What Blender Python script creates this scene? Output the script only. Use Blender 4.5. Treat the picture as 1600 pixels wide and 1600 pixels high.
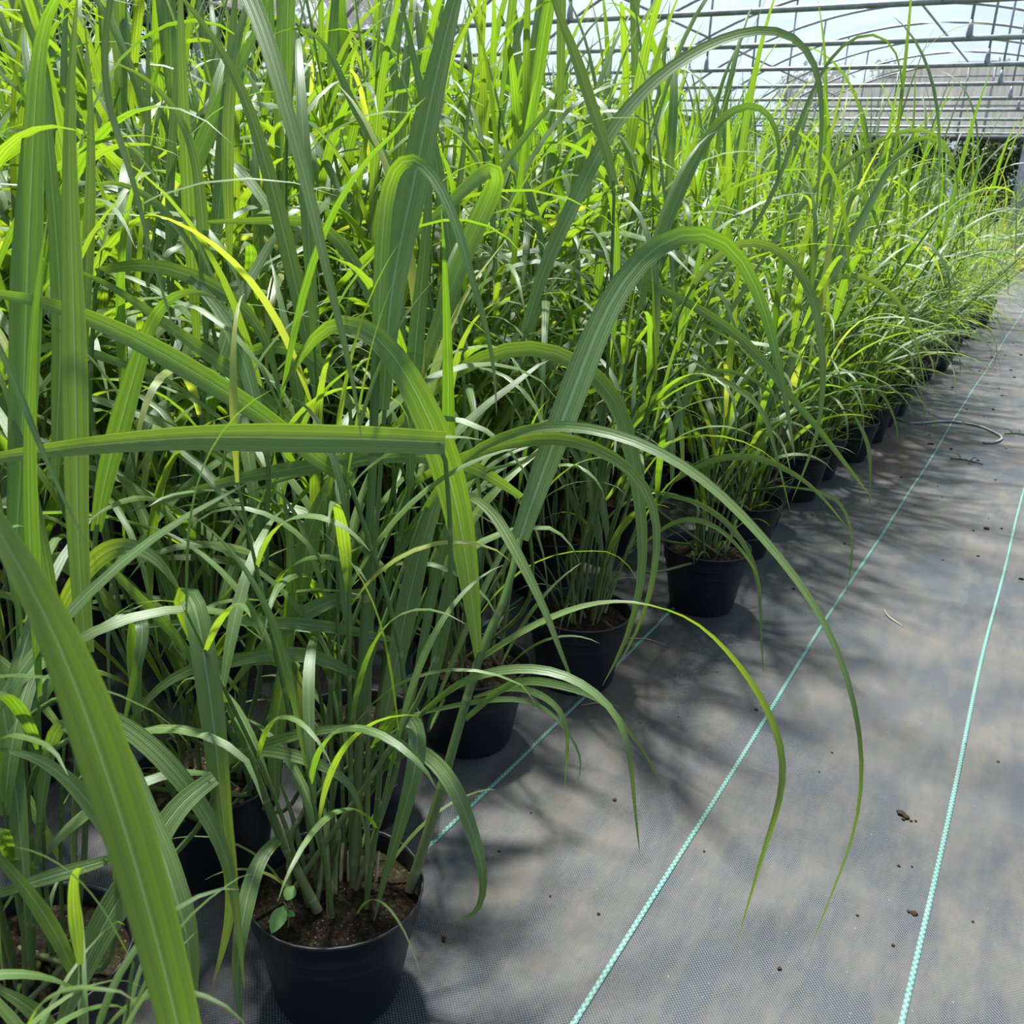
import bpy, bmesh, math, random
import numpy as np
from mathutils import Vector

# ------------------------------------------------------------------ clear
for o in list(bpy.data.objects):
    bpy.data.objects.remove(o)
scene = bpy.context.scene
COL = scene.collection

# ------------------------------------------------------------------ camera
CAM_H = 1.2
FPX = 1450.0
PITCH, ROLL, YAW = math.radians(19.36), math.radians(2.5), math.radians(29.7)
v_fwd = np.array([-math.sin(YAW) * math.cos(PITCH), math.cos(YAW) * math.cos(PITCH), -math.sin(PITCH)])
_r0 = np.array([math.cos(YAW), math.sin(YAW), 0.0])
_u0 = np.cross(_r0, v_fwd)
v_right = _r0 * math.cos(ROLL) + _u0 * math.sin(ROLL)
v_up = _u0 * math.cos(ROLL) - _r0 * math.sin(ROLL)
v_cam = np.array([0.0, 0.0, CAM_H])
cam_data = bpy.data.cameras.new('camera')
cam = bpy.data.objects.new('camera', cam_data)
COL.objects.link(cam)
from mathutils import Matrix
M = Matrix(((v_right[0], v_up[0], -v_fwd[0], 0), (v_right[1], v_up[1], -v_fwd[1], 0),
            (v_right[2], v_up[2], -v_fwd[2], CAM_H), (0, 0, 0, 1)))
cam.matrix_world = M
cam_data.sensor_width = 36.0
cam_data.lens = 36.0 * FPX / 1600.0
cam_data.clip_start = 0.02
cam_data.clip_end = 400
cam_data.dof.use_dof = True
cam_data.dof.focus_distance = 2.0
cam_data.dof.aperture_fstop = 13.0
scene.camera = cam

# ------------------------------------------------------------------ world, sun, exposure
SUN_EL, SUN_AZ = math.radians(69), math.radians(46)      # azimuth measured left of the corridor (+Y)
sun_dir = Vector((-math.sin(SUN_AZ) * math.cos(SUN_EL), math.cos(SUN_AZ) * math.cos(SUN_EL), math.sin(SUN_EL)))
world = bpy.data.worlds.new('world')
scene.world = world
world.use_nodes = True
wn = world.node_tree.nodes
wl = world.node_tree.links
wn.clear()
w_out = wn.new('ShaderNodeOutputWorld')
w_bg = wn.new('ShaderNodeBackground')
w_sky = wn.new('ShaderNodeTexSky')
w_sky.sky_type = 'NISHITA'
w_sky.sun_disc = False
w_sky.sun_elevation = SUN_EL
w_sky.sun_rotation = -SUN_AZ
w_sky.air_density = 1.0
w_sky.dust_density = 4.0
w_sky.ozone_density = 1.0
w_mix = wn.new('ShaderNodeMixRGB')
w_mix.inputs[0].default_value = 0.55
w_mix.inputs[2].default_value = (2.1, 2.85, 4.1, 1)        # thin bright cloud veil over the whole sky
wl.new(w_sky.outputs[0], w_mix.inputs[1])
wl.new(w_mix.outputs[0], w_bg.inputs[0])
w_bg.inputs[1].default_value = 0.16
wl.new(w_bg.outputs[0], w_out.inputs[0])

sun_data = bpy.data.lights.new('sun', 'SUN')
sun_data.energy = 11.0
sun_data.angle = math.radians(4.5)
sun_data.color = (1.0, 0.95, 0.86)
sun = bpy.data.objects.new('sun', sun_data)
sun.rotation_euler = (-sun_dir).to_track_quat('-Z', 'Y').to_euler()
sun.location = (-6, 6, 12)
COL.objects.link(sun)

scene.view_settings.view_transform = 'Standard'
scene.view_settings.look = 'None'
scene.view_settings.gamma = 1.0
scene.view_settings.use_curve_mapping = False
scene.view_settings.exposure = 0.55
scene.cycles.adaptive_threshold = 0.035
scene.cycles.max_bounces = 6
scene.cycles.diffuse_bounces = 3
scene.cycles.glossy_bounces = 2
scene.cycles.transmission_bounces = 4
scene.cycles.transparent_max_bounces = 8
scene.cycles.caustics_reflective = False
scene.cycles.caustics_refractive = False

# ------------------------------------------------------------------ helpers
rng = random.Random(7)


def at(x, y, z):
    """pixel of the 1600 frame + distance along the view axis -> world point"""
    return v_cam + z * (v_fwd + v_right * (x - 800) / FPX + v_up * (800 - y) / FPX)


def tag(o, label=None, cat=None, group=None, kind=None):
    if label: o['label'] = label
    if cat: o['category'] = cat
    if group: o['group'] = group
    if kind: o['kind'] = kind
    return o


def link(name, mesh, parent=None, mat=None, loc=None):
    o = bpy.data.objects.new(name, mesh)
    COL.objects.link(o)
    if mat is not None and mesh is not None and not mesh.materials:
        mesh.materials.append(mat)
    if loc is not None: o.location = loc
    if parent is not None: o.parent = parent
    return o


def empty(name, loc, rz=0.0, s=1.0):
    o = bpy.data.objects.new(name, None)
    o.empty_display_size = 0.05
    COL.objects.link(o)
    o.location = loc
    o.rotation_euler = (0, 0, rz)
    o.scale = (s, s, s)
    return o


class MB:
    """collects verts / quads with a UV per vertex and a random value per piece"""
    def __init__(self):
        self.v, self.f, self.uv, self.r, self.n = [], [], [], [], 0

    def add(self, v, f, uv, r=0.5):
        v = np.asarray(v, float)
        self.v.append(v)
        self.f.extend([tuple(i + self.n for i in q) for q in f])
        self.uv.append(np.asarray(uv, float))
        self.r.append(np.full(len(v), r))
        self.n += len(v)

    def mesh(self, name, mat=None, smooth=True):
        me = bpy.data.meshes.new(name)
        V = np.concatenate(self.v)
        me.from_pydata(V.tolist(), [], self.f)
        U = np.concatenate(self.uv)
        R = np.concatenate(self.r)
        uvl = me.uv_layers.new(name='UVMap')
        idx = np.empty(len(me.loops), dtype=np.int32)
        me.loops.foreach_get('vertex_index', idx)
        uvl.data.foreach_set('uv', U[idx].astype(np.float32).ravel())
        a = me.attributes.new('rnd', 'FLOAT', 'POINT')
        a.data.foreach_set('value', R.astype(np.float32))
        if smooth: me.polygons.foreach_set('use_smooth', [True] * len(me.polygons))
        if mat: me.materials.append(mat)
        me.update()
        return me


def resample(P, n):
    """Catmull-Rom through control points, n evenly spaced samples"""
    P = np.asarray(P, float)
    if len(P) == 2:
        t = np.linspace(0, 1, n)[:, None]
        return P[0] * (1 - t) + P[1] * t
    Q = np.vstack([2 * P[0] - P[1], P, 2 * P[-1] - P[-2]])
    out = []
    for i in range(1, len(Q) - 2):
        p0, p1, p2, p3 = Q[i - 1], Q[i], Q[i + 1], Q[i + 2]
        for t in np.linspace(0, 1, 9)[:-1]:
            out.append(.5 * ((2 * p1) + (-p0 + p2) * t + (2 * p0 - 5 * p1 + 4 * p2 - p3) * t * t + (-p0 + 3 * p1 - 3 * p2 + p3) * t ** 3))
    out.append(Q[-2])
    out = np.array(out)
    d = np.concatenate([[0], np.cumsum(np.linalg.norm(np.diff(out, axis=0), axis=1))])
    s = np.linspace(0, d[-1], n)
    return np.stack([np.interp(s, d, out[:, k]) for k in range(out.shape[1])], 1)


def unit(a):
    return a / np.maximum(np.linalg.norm(a, axis=-1, keepdims=True), 1e-9)


def leaf_profile(t, base=.35, peak=.38, tip=1.0):
    """relative width of a grass blade along its length"""
    t = np.asarray(t)
    up = base + (1 - base) * np.sin(np.clip(t / peak, 0, 1) * math.pi / 2)
    dn = np.clip((1 - t) / (1 - peak), 0, 1) ** (0.8 * tip)
    return np.minimum(up, 1) * np.where(t < peak, 1, dn) + .015


def ribbon(mb, P, W, S, fold=.22, r=.5, v0=0., v1=1.):
    """blade: centre line P, widths W, side vectors S; folded along the midrib"""
    P = np.asarray(P)
    T = unit(np.gradient(P, axis=0))
    S = unit(S - T * np.sum(S * T, 1, keepdims=True))
    N = np.cross(S, T)
    W = np.asarray(W)[:, None]
    n = len(P)
    L = P - S * W * .5 + N * W * fold * .5
    R = P + S * W * .5 + N * W * fold * .5
    V = np.empty((3 * n, 3))
    V[0::3], V[1::3], V[2::3] = L, P, R
    vv = np.linspace(v0, v1, n)
    U = np.empty((3 * n, 2))
    U[0::3, 0], U[1::3, 0], U[2::3, 0] = 0, .5, 1
    U[0::3, 1] = U[1::3, 1] = U[2::3, 1] = vv
    F = []
    for i in range(n - 1):
        a, b = 3 * i, 3 * i + 3
        F += [(a, a + 1, b + 1, b), (a + 1, a + 2, b + 2, b + 1)]
    mb.add(V, F, U, r)


def tube(mb, P, R, n=6, r=.5, cap=False):
    P = np.asarray(P, float)
    R = np.broadcast_to(np.asarray(R, float), (len(P),))
    T = unit(np.gradient(P, axis=0))
    ref = np.array([1., 0, 0]) if abs(T[0][0]) < .8 else np.array([0, 1., 0])
    A = unit(np.cross(T, ref))
    B = np.cross(T, A)
    V, U = [], []
    for i in range(len(P)):
        for k in range(n):
            a = 2 * math.pi * k / n
            V.append(P[i] + R[i] * (A[i] * math.cos(a) + B[i] * math.sin(a)))
            U.append((k / n, i / (len(P) - 1)))
    F = [(i * n + k, i * n + (k + 1) % n, (i + 1) * n + (k + 1) % n, (i + 1) * n + k) for i in range(len(P) - 1) for k in range(n)]
    if cap:
        F += [tuple(range(n))[::-1], tuple(range((len(P) - 1) * n, len(P) * n))]
    mb.add(V, F, U, r)


def box(mb, lo, hi, r=.5):
    x0, y0, z0 = lo
    x1, y1, z1 = hi
    V = [(x0, y0, z0), (x1, y0, z0), (x1, y1, z0), (x0, y1, z0), (x0, y0, z1), (x1, y0, z1), (x1, y1, z1), (x0, y1, z1)]
    F = [(0, 3, 2, 1), (4, 5, 6, 7), (0, 1, 5, 4), (1, 2, 6, 5), (2, 3, 7, 6), (3, 0, 4, 7)]
    mb.add(V, F, [(a, b) for a, b, c in V], r)


# ------------------------------------------------------------------ materials
def newmat(name):
    m = bpy.data.materials.new(name)
    m.use_nodes = True
    nt = m.node_tree
    nt.nodes.clear()
    out = nt.nodes.new('ShaderNodeOutputMaterial')
    return m, nt, nt.nodes, nt.links, out


def mathn(nt, op, a, b=None, clamp=False):
    n = nt.nodes.new('ShaderNodeMath')
    n.operation = op
    n.use_clamp = clamp
    for i, x in enumerate((a, b)):
        if x is None: continue
        if hasattr(x, 'default_value') or hasattr(x, 'is_linked'):
            nt.links.new(x, n.inputs[i])
        else:
            n.inputs[i].default_value = x
    return n.outputs[0]


def mixc(nt, fac, a, b, mode='MIX'):
    n = nt.nodes.new('ShaderNodeMixRGB')
    n.blend_type = mode
    for i, x in enumerate((fac, a, b)):
        if hasattr(x, 'is_linked'):
            nt.links.new(x, n.inputs[i])
        elif i == 0:
            n.inputs[0].default_value = x
        else:
            n.inputs[i].default_value = (*x, 1)
    return n.outputs[0]


def ramp(nt, fac, stops):
    n = nt.nodes.new('ShaderNodeValToRGB')
    el = n.color_ramp.elements
    while len(el) < len(stops): el.new(.5)
    for e, (p, c) in zip(el, stops):
        e.position = p
        e.color = (*c, 1) if len(c) == 3 else c
    nt.links.new(fac, n.inputs[0])
    return n.outputs[0]


def noise(nt, vec, scale, detail=3, rough=.5):
    n = nt.nodes.new('ShaderNodeTexNoise')
    n.inputs['Scale'].default_value = scale
    n.inputs['Detail'].default_value = detail
    n.inputs['Roughness'].default_value = rough
    if vec is not None: nt.links.new(vec, n.inputs['Vector'])
    return n.outputs['Fac']


def principled(nt, color, rough=.5, spec=.5, metal=0., normal=None):
    n = nt.nodes.new('ShaderNodeBsdfPrincipled')
    if hasattr(color, 'is_linked'): nt.links.new(color, n.inputs['Base Color'])
    else: n.inputs['Base Color'].default_value = (*color, 1)
    if hasattr(rough, 'is_linked'): nt.links.new(rough, n.inputs['Roughness'])
    else: n.inputs['Roughness'].default_value = rough
    n.inputs['Specular IOR Level'].default_value = spec
    n.inputs['Metallic'].default_value = metal
    if normal is not None: nt.links.new(normal, n.inputs['Normal'])
    return n.outputs[0]


def mixs(nt, fac, a, b):
    n = nt.nodes.new('ShaderNodeMixShader')
    if hasattr(fac, 'is_linked'): nt.links.new(fac, n.inputs[0])
    else: n.inputs[0].default_value = fac
    nt.links.new(a, n.inputs[1])
    nt.links.new(b, n.inputs[2])
    return n.outputs[0]


def bump(nt, h, strength=.3, dist=.01):
    n = nt.nodes.new('ShaderNodeBump')
    n.inputs['Strength'].default_value = strength
    n.inputs['Distance'].default_value = dist
    nt.links.new(h, n.inputs['Height'])
    return n.outputs[0]


def objcoord(nt):
    return nt.nodes.new('ShaderNodeTexCoord').outputs['Object']


def leaf_material(name, top, low, trans_a, trans_b, dry=.0, tfac=.5):
    m, nt, N, L, out = newmat(name)
    uv = N.new('ShaderNodeUVMap').outputs[0]
    sep = N.new('ShaderNodeSeparateXYZ')
    L.new(uv, sep.inputs[0])
    u, v = sep.outputs[0], sep.outputs[1]
    at_ = N.new('ShaderNodeAttribute')
    at_.attribute_name = 'rnd'
    oi = N.new('ShaderNodeObjectInfo')
    rnd = mathn(nt, 'FRACT', mathn(nt, 'ADD', at_.outputs['Fac'], oi.outputs['Random']))
    rnd2 = mathn(nt, 'FRACT', mathn(nt, 'MULTIPLY', rnd, 7.31))
    # parallel veins and pale midrib
    veins = mathn(nt, 'SINE', mathn(nt, 'MULTIPLY', u, 2 * math.pi * 9))
    veins = mathn(nt, 'MULTIPLY', mathn(nt, 'ADD', veins, 1.0), .5)
    coarse = mathn(nt, 'SINE', mathn(nt, 'ADD', mathn(nt, 'MULTIPLY', u, 2 * math.pi * 3.5), mathn(nt, 'MULTIPLY', rnd, 9)))
    coarse = mathn(nt, 'MULTIPLY', mathn(nt, 'ADD', coarse, 1.0), .5)
    rib = mathn(nt, 'ABSOLUTE', mathn(nt, 'SUBTRACT', u, .5))
    rib = mathn(nt, 'SUBTRACT', 1.0, mathn(nt, 'DIVIDE', rib, .035), clamp=True)
    stripe = mathn(nt, 'ADD', mathn(nt, 'MULTIPLY', veins, .45), mathn(nt, 'MULTIPLY', coarse, .55))
    c = mixc(nt, rnd, top, low)
    c = mixc(nt, mathn(nt, 'MULTIPLY', stripe, .45), c, (.21, .29, .12))
    c = mixc(nt, mathn(nt, 'MULTIPLY', rib, .8), c, (.42, .50, .34))
    t = mixc(nt, rnd2, trans_a, trans_b)
    t = mixc(nt, mathn(nt, 'MULTIPLY', stripe, .75), t, (.07, .17, .004))
    t = mixc(nt, mathn(nt, 'MULTIPLY', rib, .7), t, (.38, .5, .10))
    # some leaves turn yellow, tips dry out
    yl = mathn(nt, 'GREATER_THAN', at_.outputs['Fac'], .96)
    c = mixc(nt, mathn(nt, 'MULTIPLY', yl, .6), c, (.38, .42, .08))
    t = mixc(nt, mathn(nt, 'MULTIPLY', yl, .6), t, (.60, .62, .05))
    tip = mathn(nt, 'MULTIPLY', mathn(nt, 'SUBTRACT', v, .93), 14, clamp=True)
    tip = mathn(nt, 'MULTIPLY', tip, mathn(nt, 'MULTIPLY', rnd, .9))
    c = mixc(nt, tip, c, (.34, .25, .12))
    t = mixc(nt, tip, t, (.30, .20, .08))
    if dry:
        c = mixc(nt, dry, c, (.45, .33, .18))
        t = mixc(nt, dry, t, (.4, .27, .1))
    nb = bump(nt, stripe, .35, .0012)
    p = principled(nt, c, .42, .75, normal=nb)
    tr = N.new('ShaderNodeBsdfTranslucent')
    L.new(t, tr.inputs[0])
    L.new(mixs(nt, tfac, p, tr.outputs[0]), out.inputs[0])
    return m


MAT_LEAF = leaf_material('grass_blade', (.128, .218, .046), (.078, .155, .028), (.20, .38, .006), (.36, .48, .014))
MAT_FINE = leaf_material('fine_grass_blade', (.14, .215, .06), (.11, .19, .045), (.36, .52, .03), (.55, .62, .06))


def simple_noise_mat(name, c1, c2, scale, rough=.7, spec=.3, bumpd=0., detail=4, metal=0.):
    m, nt, N, L, out = newmat(name)
    oc = objcoord(nt)
    f = noise(nt, oc, scale, detail)
    c = ramp(nt, f, [(.35, c1), (.68, c2)])
    nb = bump(nt, noise(nt, oc, scale * 3, detail), .5, bumpd) if bumpd else None
    L.new(principled(nt, c, rough, spec, metal, nb), out.inputs[0])
    return m


def stem_material():
    m, nt, N, L, out = newmat('grass_stem')
    uv = N.new('ShaderNodeUVMap').outputs[0]
    sep = N.new('ShaderNodeSeparateXYZ')
    L.new(uv, sep.inputs[0])
    v = sep.outputs[1]
    c = ramp(nt, v, [(0., (.16, .14, .07)), (.12, (.13, .17, .05)), (.5, (.085, .15, .04)), (1., (.10, .19, .04))])
    node = mathn(nt, 'GREATER_THAN', mathn(nt, 'SINE', mathn(nt, 'MULTIPLY', v, 26)), .985)
    c = mixc(nt, mathn(nt, 'MULTIPLY', node, .6), c, (.25, .26, .12))
    p = principled(nt, c, .45, .4)
    tr = N.new('ShaderNodeBsdfTranslucent')
    tr.inputs[0].default_value = (.2, .35, .02, 1)
    L.new(mixs(nt, .2, p, tr.outputs[0]), out.inputs[0])
    return m


MAT_STEM = stem_material()
MAT_STRAW = simple_noise_mat('dry_straw', (.36, .24, .13), (.5, .38, .22), 30, .8)


def pot_material():
    m, nt, N, L, out = newmat('black_pot_plastic')
    oc = objcoord(nt)
    f = noise(nt, oc, 9, 5, .6)
    c = ramp(nt, f, [(.3, (.006, .007, .010)), (.75, (.013, .015, .020))])
    f2 = noise(nt, oc, 60, 3)
    dust = mathn(nt, 'MULTIPLY', mathn(nt, 'GREATER_THAN', f2, .68), .25)
    c = mixc(nt, dust, c, (.06, .055, .045))
    L.new(principled(nt, c, .42, .45), out.inputs[0])
    return m


MAT_POT = pot_material()


def soil_material():
    m, nt, N, L, out = newmat('potting_soil')
    oc = objcoord(nt)
    oi = N.new('ShaderNodeObjectInfo')
    off = N.new('ShaderNodeVectorMath')
    off.operation = 'ADD'
    L.new(oc, off.inputs[0])
    comb = N.new('ShaderNodeCombineXYZ')
    L.new(mathn(nt, 'MULTIPLY', oi.outputs['Random'], 30), comb.inputs[0])
    L.new(comb.outputs[0], off.inputs[1])
    vec = off.outputs[0]
    c = ramp(nt, noise(nt, vec, 120, 7, .75), [(.36, (.006, .0045, .003)), (.52, (.026, .018, .011)), (.68, (.09, .065, .04))])
    moss = mathn(nt, 'MULTIPLY', mathn(nt, 'SUBTRACT', noise(nt, vec, 11, 4), .52), 7, clamp=True)
    c = mixc(nt, mathn(nt, 'MULTIPLY', moss, .5), c, (.055, .060, .016))
    sp = mathn(nt, 'GREATER_THAN', noise(nt, vec, 210, 2), .70)
    c = mixc(nt, sp, c, (.30, .25, .17))
    nb = bump(nt, noise(nt, vec, 110, 5, .7), 1.0, .012)
    L.new(principled(nt, c, .95, .1, normal=nb), out.inputs[0])
    return m


MAT_SOIL = soil_material()
MAT_CRUMB = simple_noise_mat('soil_crumb', (.015, .010, .007), (.08, .05, .03), 120, .95, .1, .004)
MAT_PIPE = simple_noise_mat('galvanised_pipe', (.20, .22, .23), (.32, .34, .35), 14, .5, .5, metal=.3)


def fabric_material():
    m, nt, N, L, out = newmat('woven_ground_fabric')
    oc = objcoord(nt)
    sep = N.new('ShaderNodeSeparateXYZ')
    L.new(oc, sep.inputs[0])
    X, Y = sep.outputs[0], sep.outputs[1]
    k = 2 * math.pi / .0062
    wx = mathn(nt, 'SINE', mathn(nt, 'MULTIPLY', X, k))
    wy = mathn(nt, 'SINE', mathn(nt, 'MULTIPLY', Y, k))
    weave = mathn(nt, 'MULTIPLY', mathn(nt, 'ADD', mathn(nt, 'MULTIPLY', wx, wy), 1.0), .5)
    base = mixc(nt, weave, (.016, .019, .021), (.052, .057, .059))
    # dried dust, in patches and drifts along the path
    d1 = noise(nt, oc, 1.7, 6, .62)
    mp = N.new('ShaderNodeMapping')
    mp.inputs['Scale'].default_value = (5.5, 1.6, 1)
    L.new(oc, mp.inputs[0])
    d2 = noise(nt, mp.outputs[0], 2.3, 7, .68)
    dust = mathn(nt, 'MULTIPLY', mathn(nt, 'SUBTRACT', mathn(nt, 'ADD', mathn(nt, 'MULTIPLY', d1, .5), mathn(nt, 'MULTIPLY', d2, .5)), .44), 7.5, clamp=True)
    c = mixc(nt, mathn(nt, 'MULTIPLY', dust, .75), base, (.112, .101, .083))
    # damp dark blotches
    damp = mathn(nt, 'MULTIPLY', mathn(nt, 'SUBTRACT', noise(nt, oc, 3.1, 6, .65), .54), 8, clamp=True)
    c = mixc(nt, mathn(nt, 'MULTIPLY', damp, .38), c, (.016, .017, .018))
    # ragged ovals of colour: soil spilled beside the pots, then a wide dark one
    def ground_patch(cx, cy, rx, ry, col, amt, c):
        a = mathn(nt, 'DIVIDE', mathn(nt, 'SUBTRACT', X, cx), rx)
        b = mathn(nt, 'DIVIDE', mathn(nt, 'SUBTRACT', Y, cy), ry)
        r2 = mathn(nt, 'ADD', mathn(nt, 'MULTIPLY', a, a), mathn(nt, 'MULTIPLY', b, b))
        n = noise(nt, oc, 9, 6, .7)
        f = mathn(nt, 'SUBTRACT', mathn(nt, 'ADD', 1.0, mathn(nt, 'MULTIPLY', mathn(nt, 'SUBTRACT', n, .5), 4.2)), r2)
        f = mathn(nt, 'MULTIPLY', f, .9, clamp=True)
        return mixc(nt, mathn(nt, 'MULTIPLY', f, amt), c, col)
    c = ground_patch(-.60, 4.95, .17, .75, (.085, .052, .034), .85, c)
    c = ground_patch(.02, 5.25, .14, .25, (.075, .045, .03), .75, c)
    c = ground_patch(-.76, 2.1, .10, .5, (.11, .085, .06), .5, c)
    c = ground_patch(-3.6, 5.5, 2.55, 7.5, (.026, .021, .015), .9, c)  # broad dark brown tone over the fabric inside the bed
    # fine grit
    g = mathn(nt, 'GREATER_THAN', noise(nt, oc, 130, 2), .755)
    c = mixc(nt, mathn(nt, 'MULTIPLY', g, .55), c, (.25, .24, .21))
    nb = bump(nt, weave, .6, .002)
    rough = mathn(nt, 'ADD', .50, mathn(nt, 'MULTIPLY', dust, .3))
    L.new(principled(nt, c, rough, .45, normal=nb), out.inputs[0])
    return m


MAT_FABRIC = fabric_material()


def marker_material():
    m, nt, N, L, out = newmat('green_marker_thread')
    uv = N.new('ShaderNodeUVMap').outputs[0]
    ch = N.new('ShaderNodeTexChecker')
    ch.inputs['Scale'].default_value = 1.0
    ch.inputs['Color1'].default_value = (.10, .35, .25, 1)
    ch.inputs['Color2'].default_value = (.045, .12, .10, 1)
    L.new(uv, ch.inputs['Vector'])
    f = noise(nt, objcoord(nt), 6, 5, .7)
    c = mixc(nt, mathn(nt, 'MULTIPLY', mathn(nt, 'SUBTRACT', f, .22), 1.25, clamp=True), ch.outputs[0], (.17, .19, .175))
    L.new(principled(nt, c, .6, .4), out.inputs[0])
    return m


MAT_MARK = marker_material()


def film_material():
    m, nt, N, L, out = newmat('greenhouse_film')
    oc = objcoord(nt)
    f = noise(nt, oc, 1.3, 5, .6)
    tr = N.new('ShaderNodeBsdfTransparent')
    tr.inputs[0].default_value = (.84, .90, .98, 1)
    tl = N.new('ShaderNodeBsdfTranslucent')
    tl.inputs[0].default_value = (.80, .84, .90, 1)
    df = N.new('ShaderNodeBsdfDiffuse')
    df.inputs[0].default_value = (.75, .8, .86, 1)
    body = mixs(nt, .35, tl.outputs[0], df.outputs[0])
    fac = mathn(nt, 'ADD', .05, mathn(nt, 'MULTIPLY', f, .14))
    L.new(mixs(nt, fac, tr.outputs[0], body), out.inputs[0])
    return m


MAT_FILM = film_material()


def gable_material():
    m, nt, N, L, out = newmat('dirty_gable_sheet')
    oc = objcoord(nt)
    mp = N.new('ShaderNodeMapping')
    mp.inputs['Scale'].default_value = (7, 1, .55)
    L.new(oc, mp.inputs[0])
    f = noise(nt, mp.outputs[0], 1.8, 6, .7)
    f2 = noise(nt, oc, .8, 4)
    c = ramp(nt, mathn(nt, 'ADD', mathn(nt, 'MULTIPLY', f, .7), mathn(nt, 'MULTIPLY', f2, .3)),
             [(.35, (.25, .255, .24)), (.55, (.42, .425, .405)), (.7, (.58, .585, .57))])
    d = N.new('ShaderNodeBsdfDiffuse')
    L.new(c, d.inputs[0])
    t = N.new('ShaderNodeBsdfTranslucent')
    L.new(c, t.inputs[0])
    L.new(mixs(nt, .6, d.outputs[0], t.outputs[0]), out.inputs[0])
    return m


MAT_GABLE = gable_material()
MAT_RAIL = simple_noise_mat('dark_rail', (.035, .037, .04), (.07, .072, .075), 6, .6)
MAT_POST = simple_noise_mat('weathered_post', (.26, .27, .26), (.42, .42, .40), 8, .7)
MAT_BARK = simple_noise_mat('bark', (.03, .022, .016), (.07, .055, .04), 12, .9)
MAT_YELLOW = simple_noise_mat('yellow_plastic', (.75, .55, .03), (.85, .66, .06), 8, .45)
MAT_HOSE = simple_noise_mat('grey_hose', (.22, .22, .21), (.34, .34, .33), 20, .5)


def tree_leaf_material():
    m, nt, N, L, out = newmat('tree_foliage')
    at_ = N.new('ShaderNodeAttribute')
    at_.attribute_name = 'rnd'
    c = mixc(nt, at_.outputs['Fac'], (.012, .028, .014), (.035, .060, .022))
    t = N.new('ShaderNodeBsdfTranslucent')
    t.inputs[0].default_value = (.04, .09, .012, 1)
    L.new(mixs(nt, .3, principled(nt, c, .5, .35), t.outputs[0]), out.inputs[0])
    return m


MAT_TREE = tree_leaf_material()


def weed_material():
    m, nt, N, L, out = newmat('weed_leaf')
    t = N.new('ShaderNodeBsdfTranslucent')
    t.inputs[0].default_value = (.3, .5, .05, 1)
    L.new(mixs(nt, .35, principled(nt, (.20, .36, .09), .5, .4), t.outputs[0]), out.inputs[0])
    return m


MAT_WEED = weed_material()
MAT_EARTH = simple_noise_mat('outdoor_earth', (.05, .07, .03), (.10, .11, .05), 3, .95, .1)

# ------------------------------------------------------------------ floor and ground
def plane_mesh(name, x0, x1, y0, y1, z, mat, nx=1, ny=1):
    mb = MB()
    V, F, U = [], [], []
    for j in range(ny + 1):
        for i in range(nx + 1):
            V.append((x0 + (x1 - x0) * i / nx, y0 + (y1 - y0) * j / ny, z))
            U.append((V[-1][0], V[-1][1]))
    for j in range(ny):
        for i in range(nx):
            a = j * (nx + 1) + i
            F.append((a, a + 1, a + nx + 2, a + nx + 1))
    mb.add(V, F, U)
    return mb.mesh(name, mat, False)


# fabric lies in gentle ripples
mb = MB()
V, F, U = [], [], []
nx, ny = 60, 160
fx0, fx1, fy0, fy1 = -7.2, 1.5, -1.5, 24.6
for j in range(ny + 1):
    y = fy0 + (fy1 - fy0) * (j / ny) ** 1.6
    for i in range(nx + 1):
        x = fx0 + (fx1 - fx0) * i / nx
        z = .0008 * math.sin(x * 5.1 + y * 2.3) * math.sin(y * 3.7 - x * 1.9) - .0009
        V.append((x, y, z)); U.append((x, y))
for j in range(ny):
    for i in range(nx):
        a = j * (nx + 1) + i
        F.append((a, a + 1, a + nx + 2, a + nx + 1))
mb.add(V, F, U)
floor = tag(link('floor', mb.mesh('floor', MAT_FABRIC)), 'grey woven ground fabric floor of the greenhouse path', kind='structure')
ground = tag(link('ground_outside', plane_mesh('ground_outside', -60, 40, -20, 90, -.03, MAT_EARTH)),
             'green earth outside the open end of the greenhouse', kind='structure')
# stitched marker lines of the fabric, a checker of mint thread
for X0, wob in ((-.425, .004), (.006, .004), (-.84, .003), (.44, .004), (-1.26, .003)):
    mb = MB()
    V, F, U = [], [], []
    n = 120
    w = .0046
    for j in range(n + 1):
        ya = .98 if X0 < -.8 else -.5
        y = ya + (23.5 - ya) * (j / n) ** 1.5
        x = X0 + wob * math.sin(y * 1.7) + wob * .5 * math.sin(y * 4.1)
        for sx, zz, uu in ((-1, -.001, 0), (-1, .0013, 0), (1, .0013, 2), (1, -.001, 2)):
            V.append((x + sx * w, y, zz)); U.append((uu + .001, y / .0065))
    for j in range(n):
        a = j * 4
        for k in range(3): F.append((a + k, a + k + 1, a + k + 5, a + k + 4))
    mb.add(V, F, U)
    link('marker_line', mb.mesh('marker_line', MAT_MARK), floor)['label'] = 'mint green stitched marker line'

# ------------------------------------------------------------------ roof: film, arches, tie bars, hangers
RX, RZ, RR = -2.84, 4.14, 6.5
XL, XR = -7.05, 1.37
GABLE_Y = 24.39


def arch_z(x):
    return RZ - RR + math.sqrt(RR * RR - (x - RX) ** 2)


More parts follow.
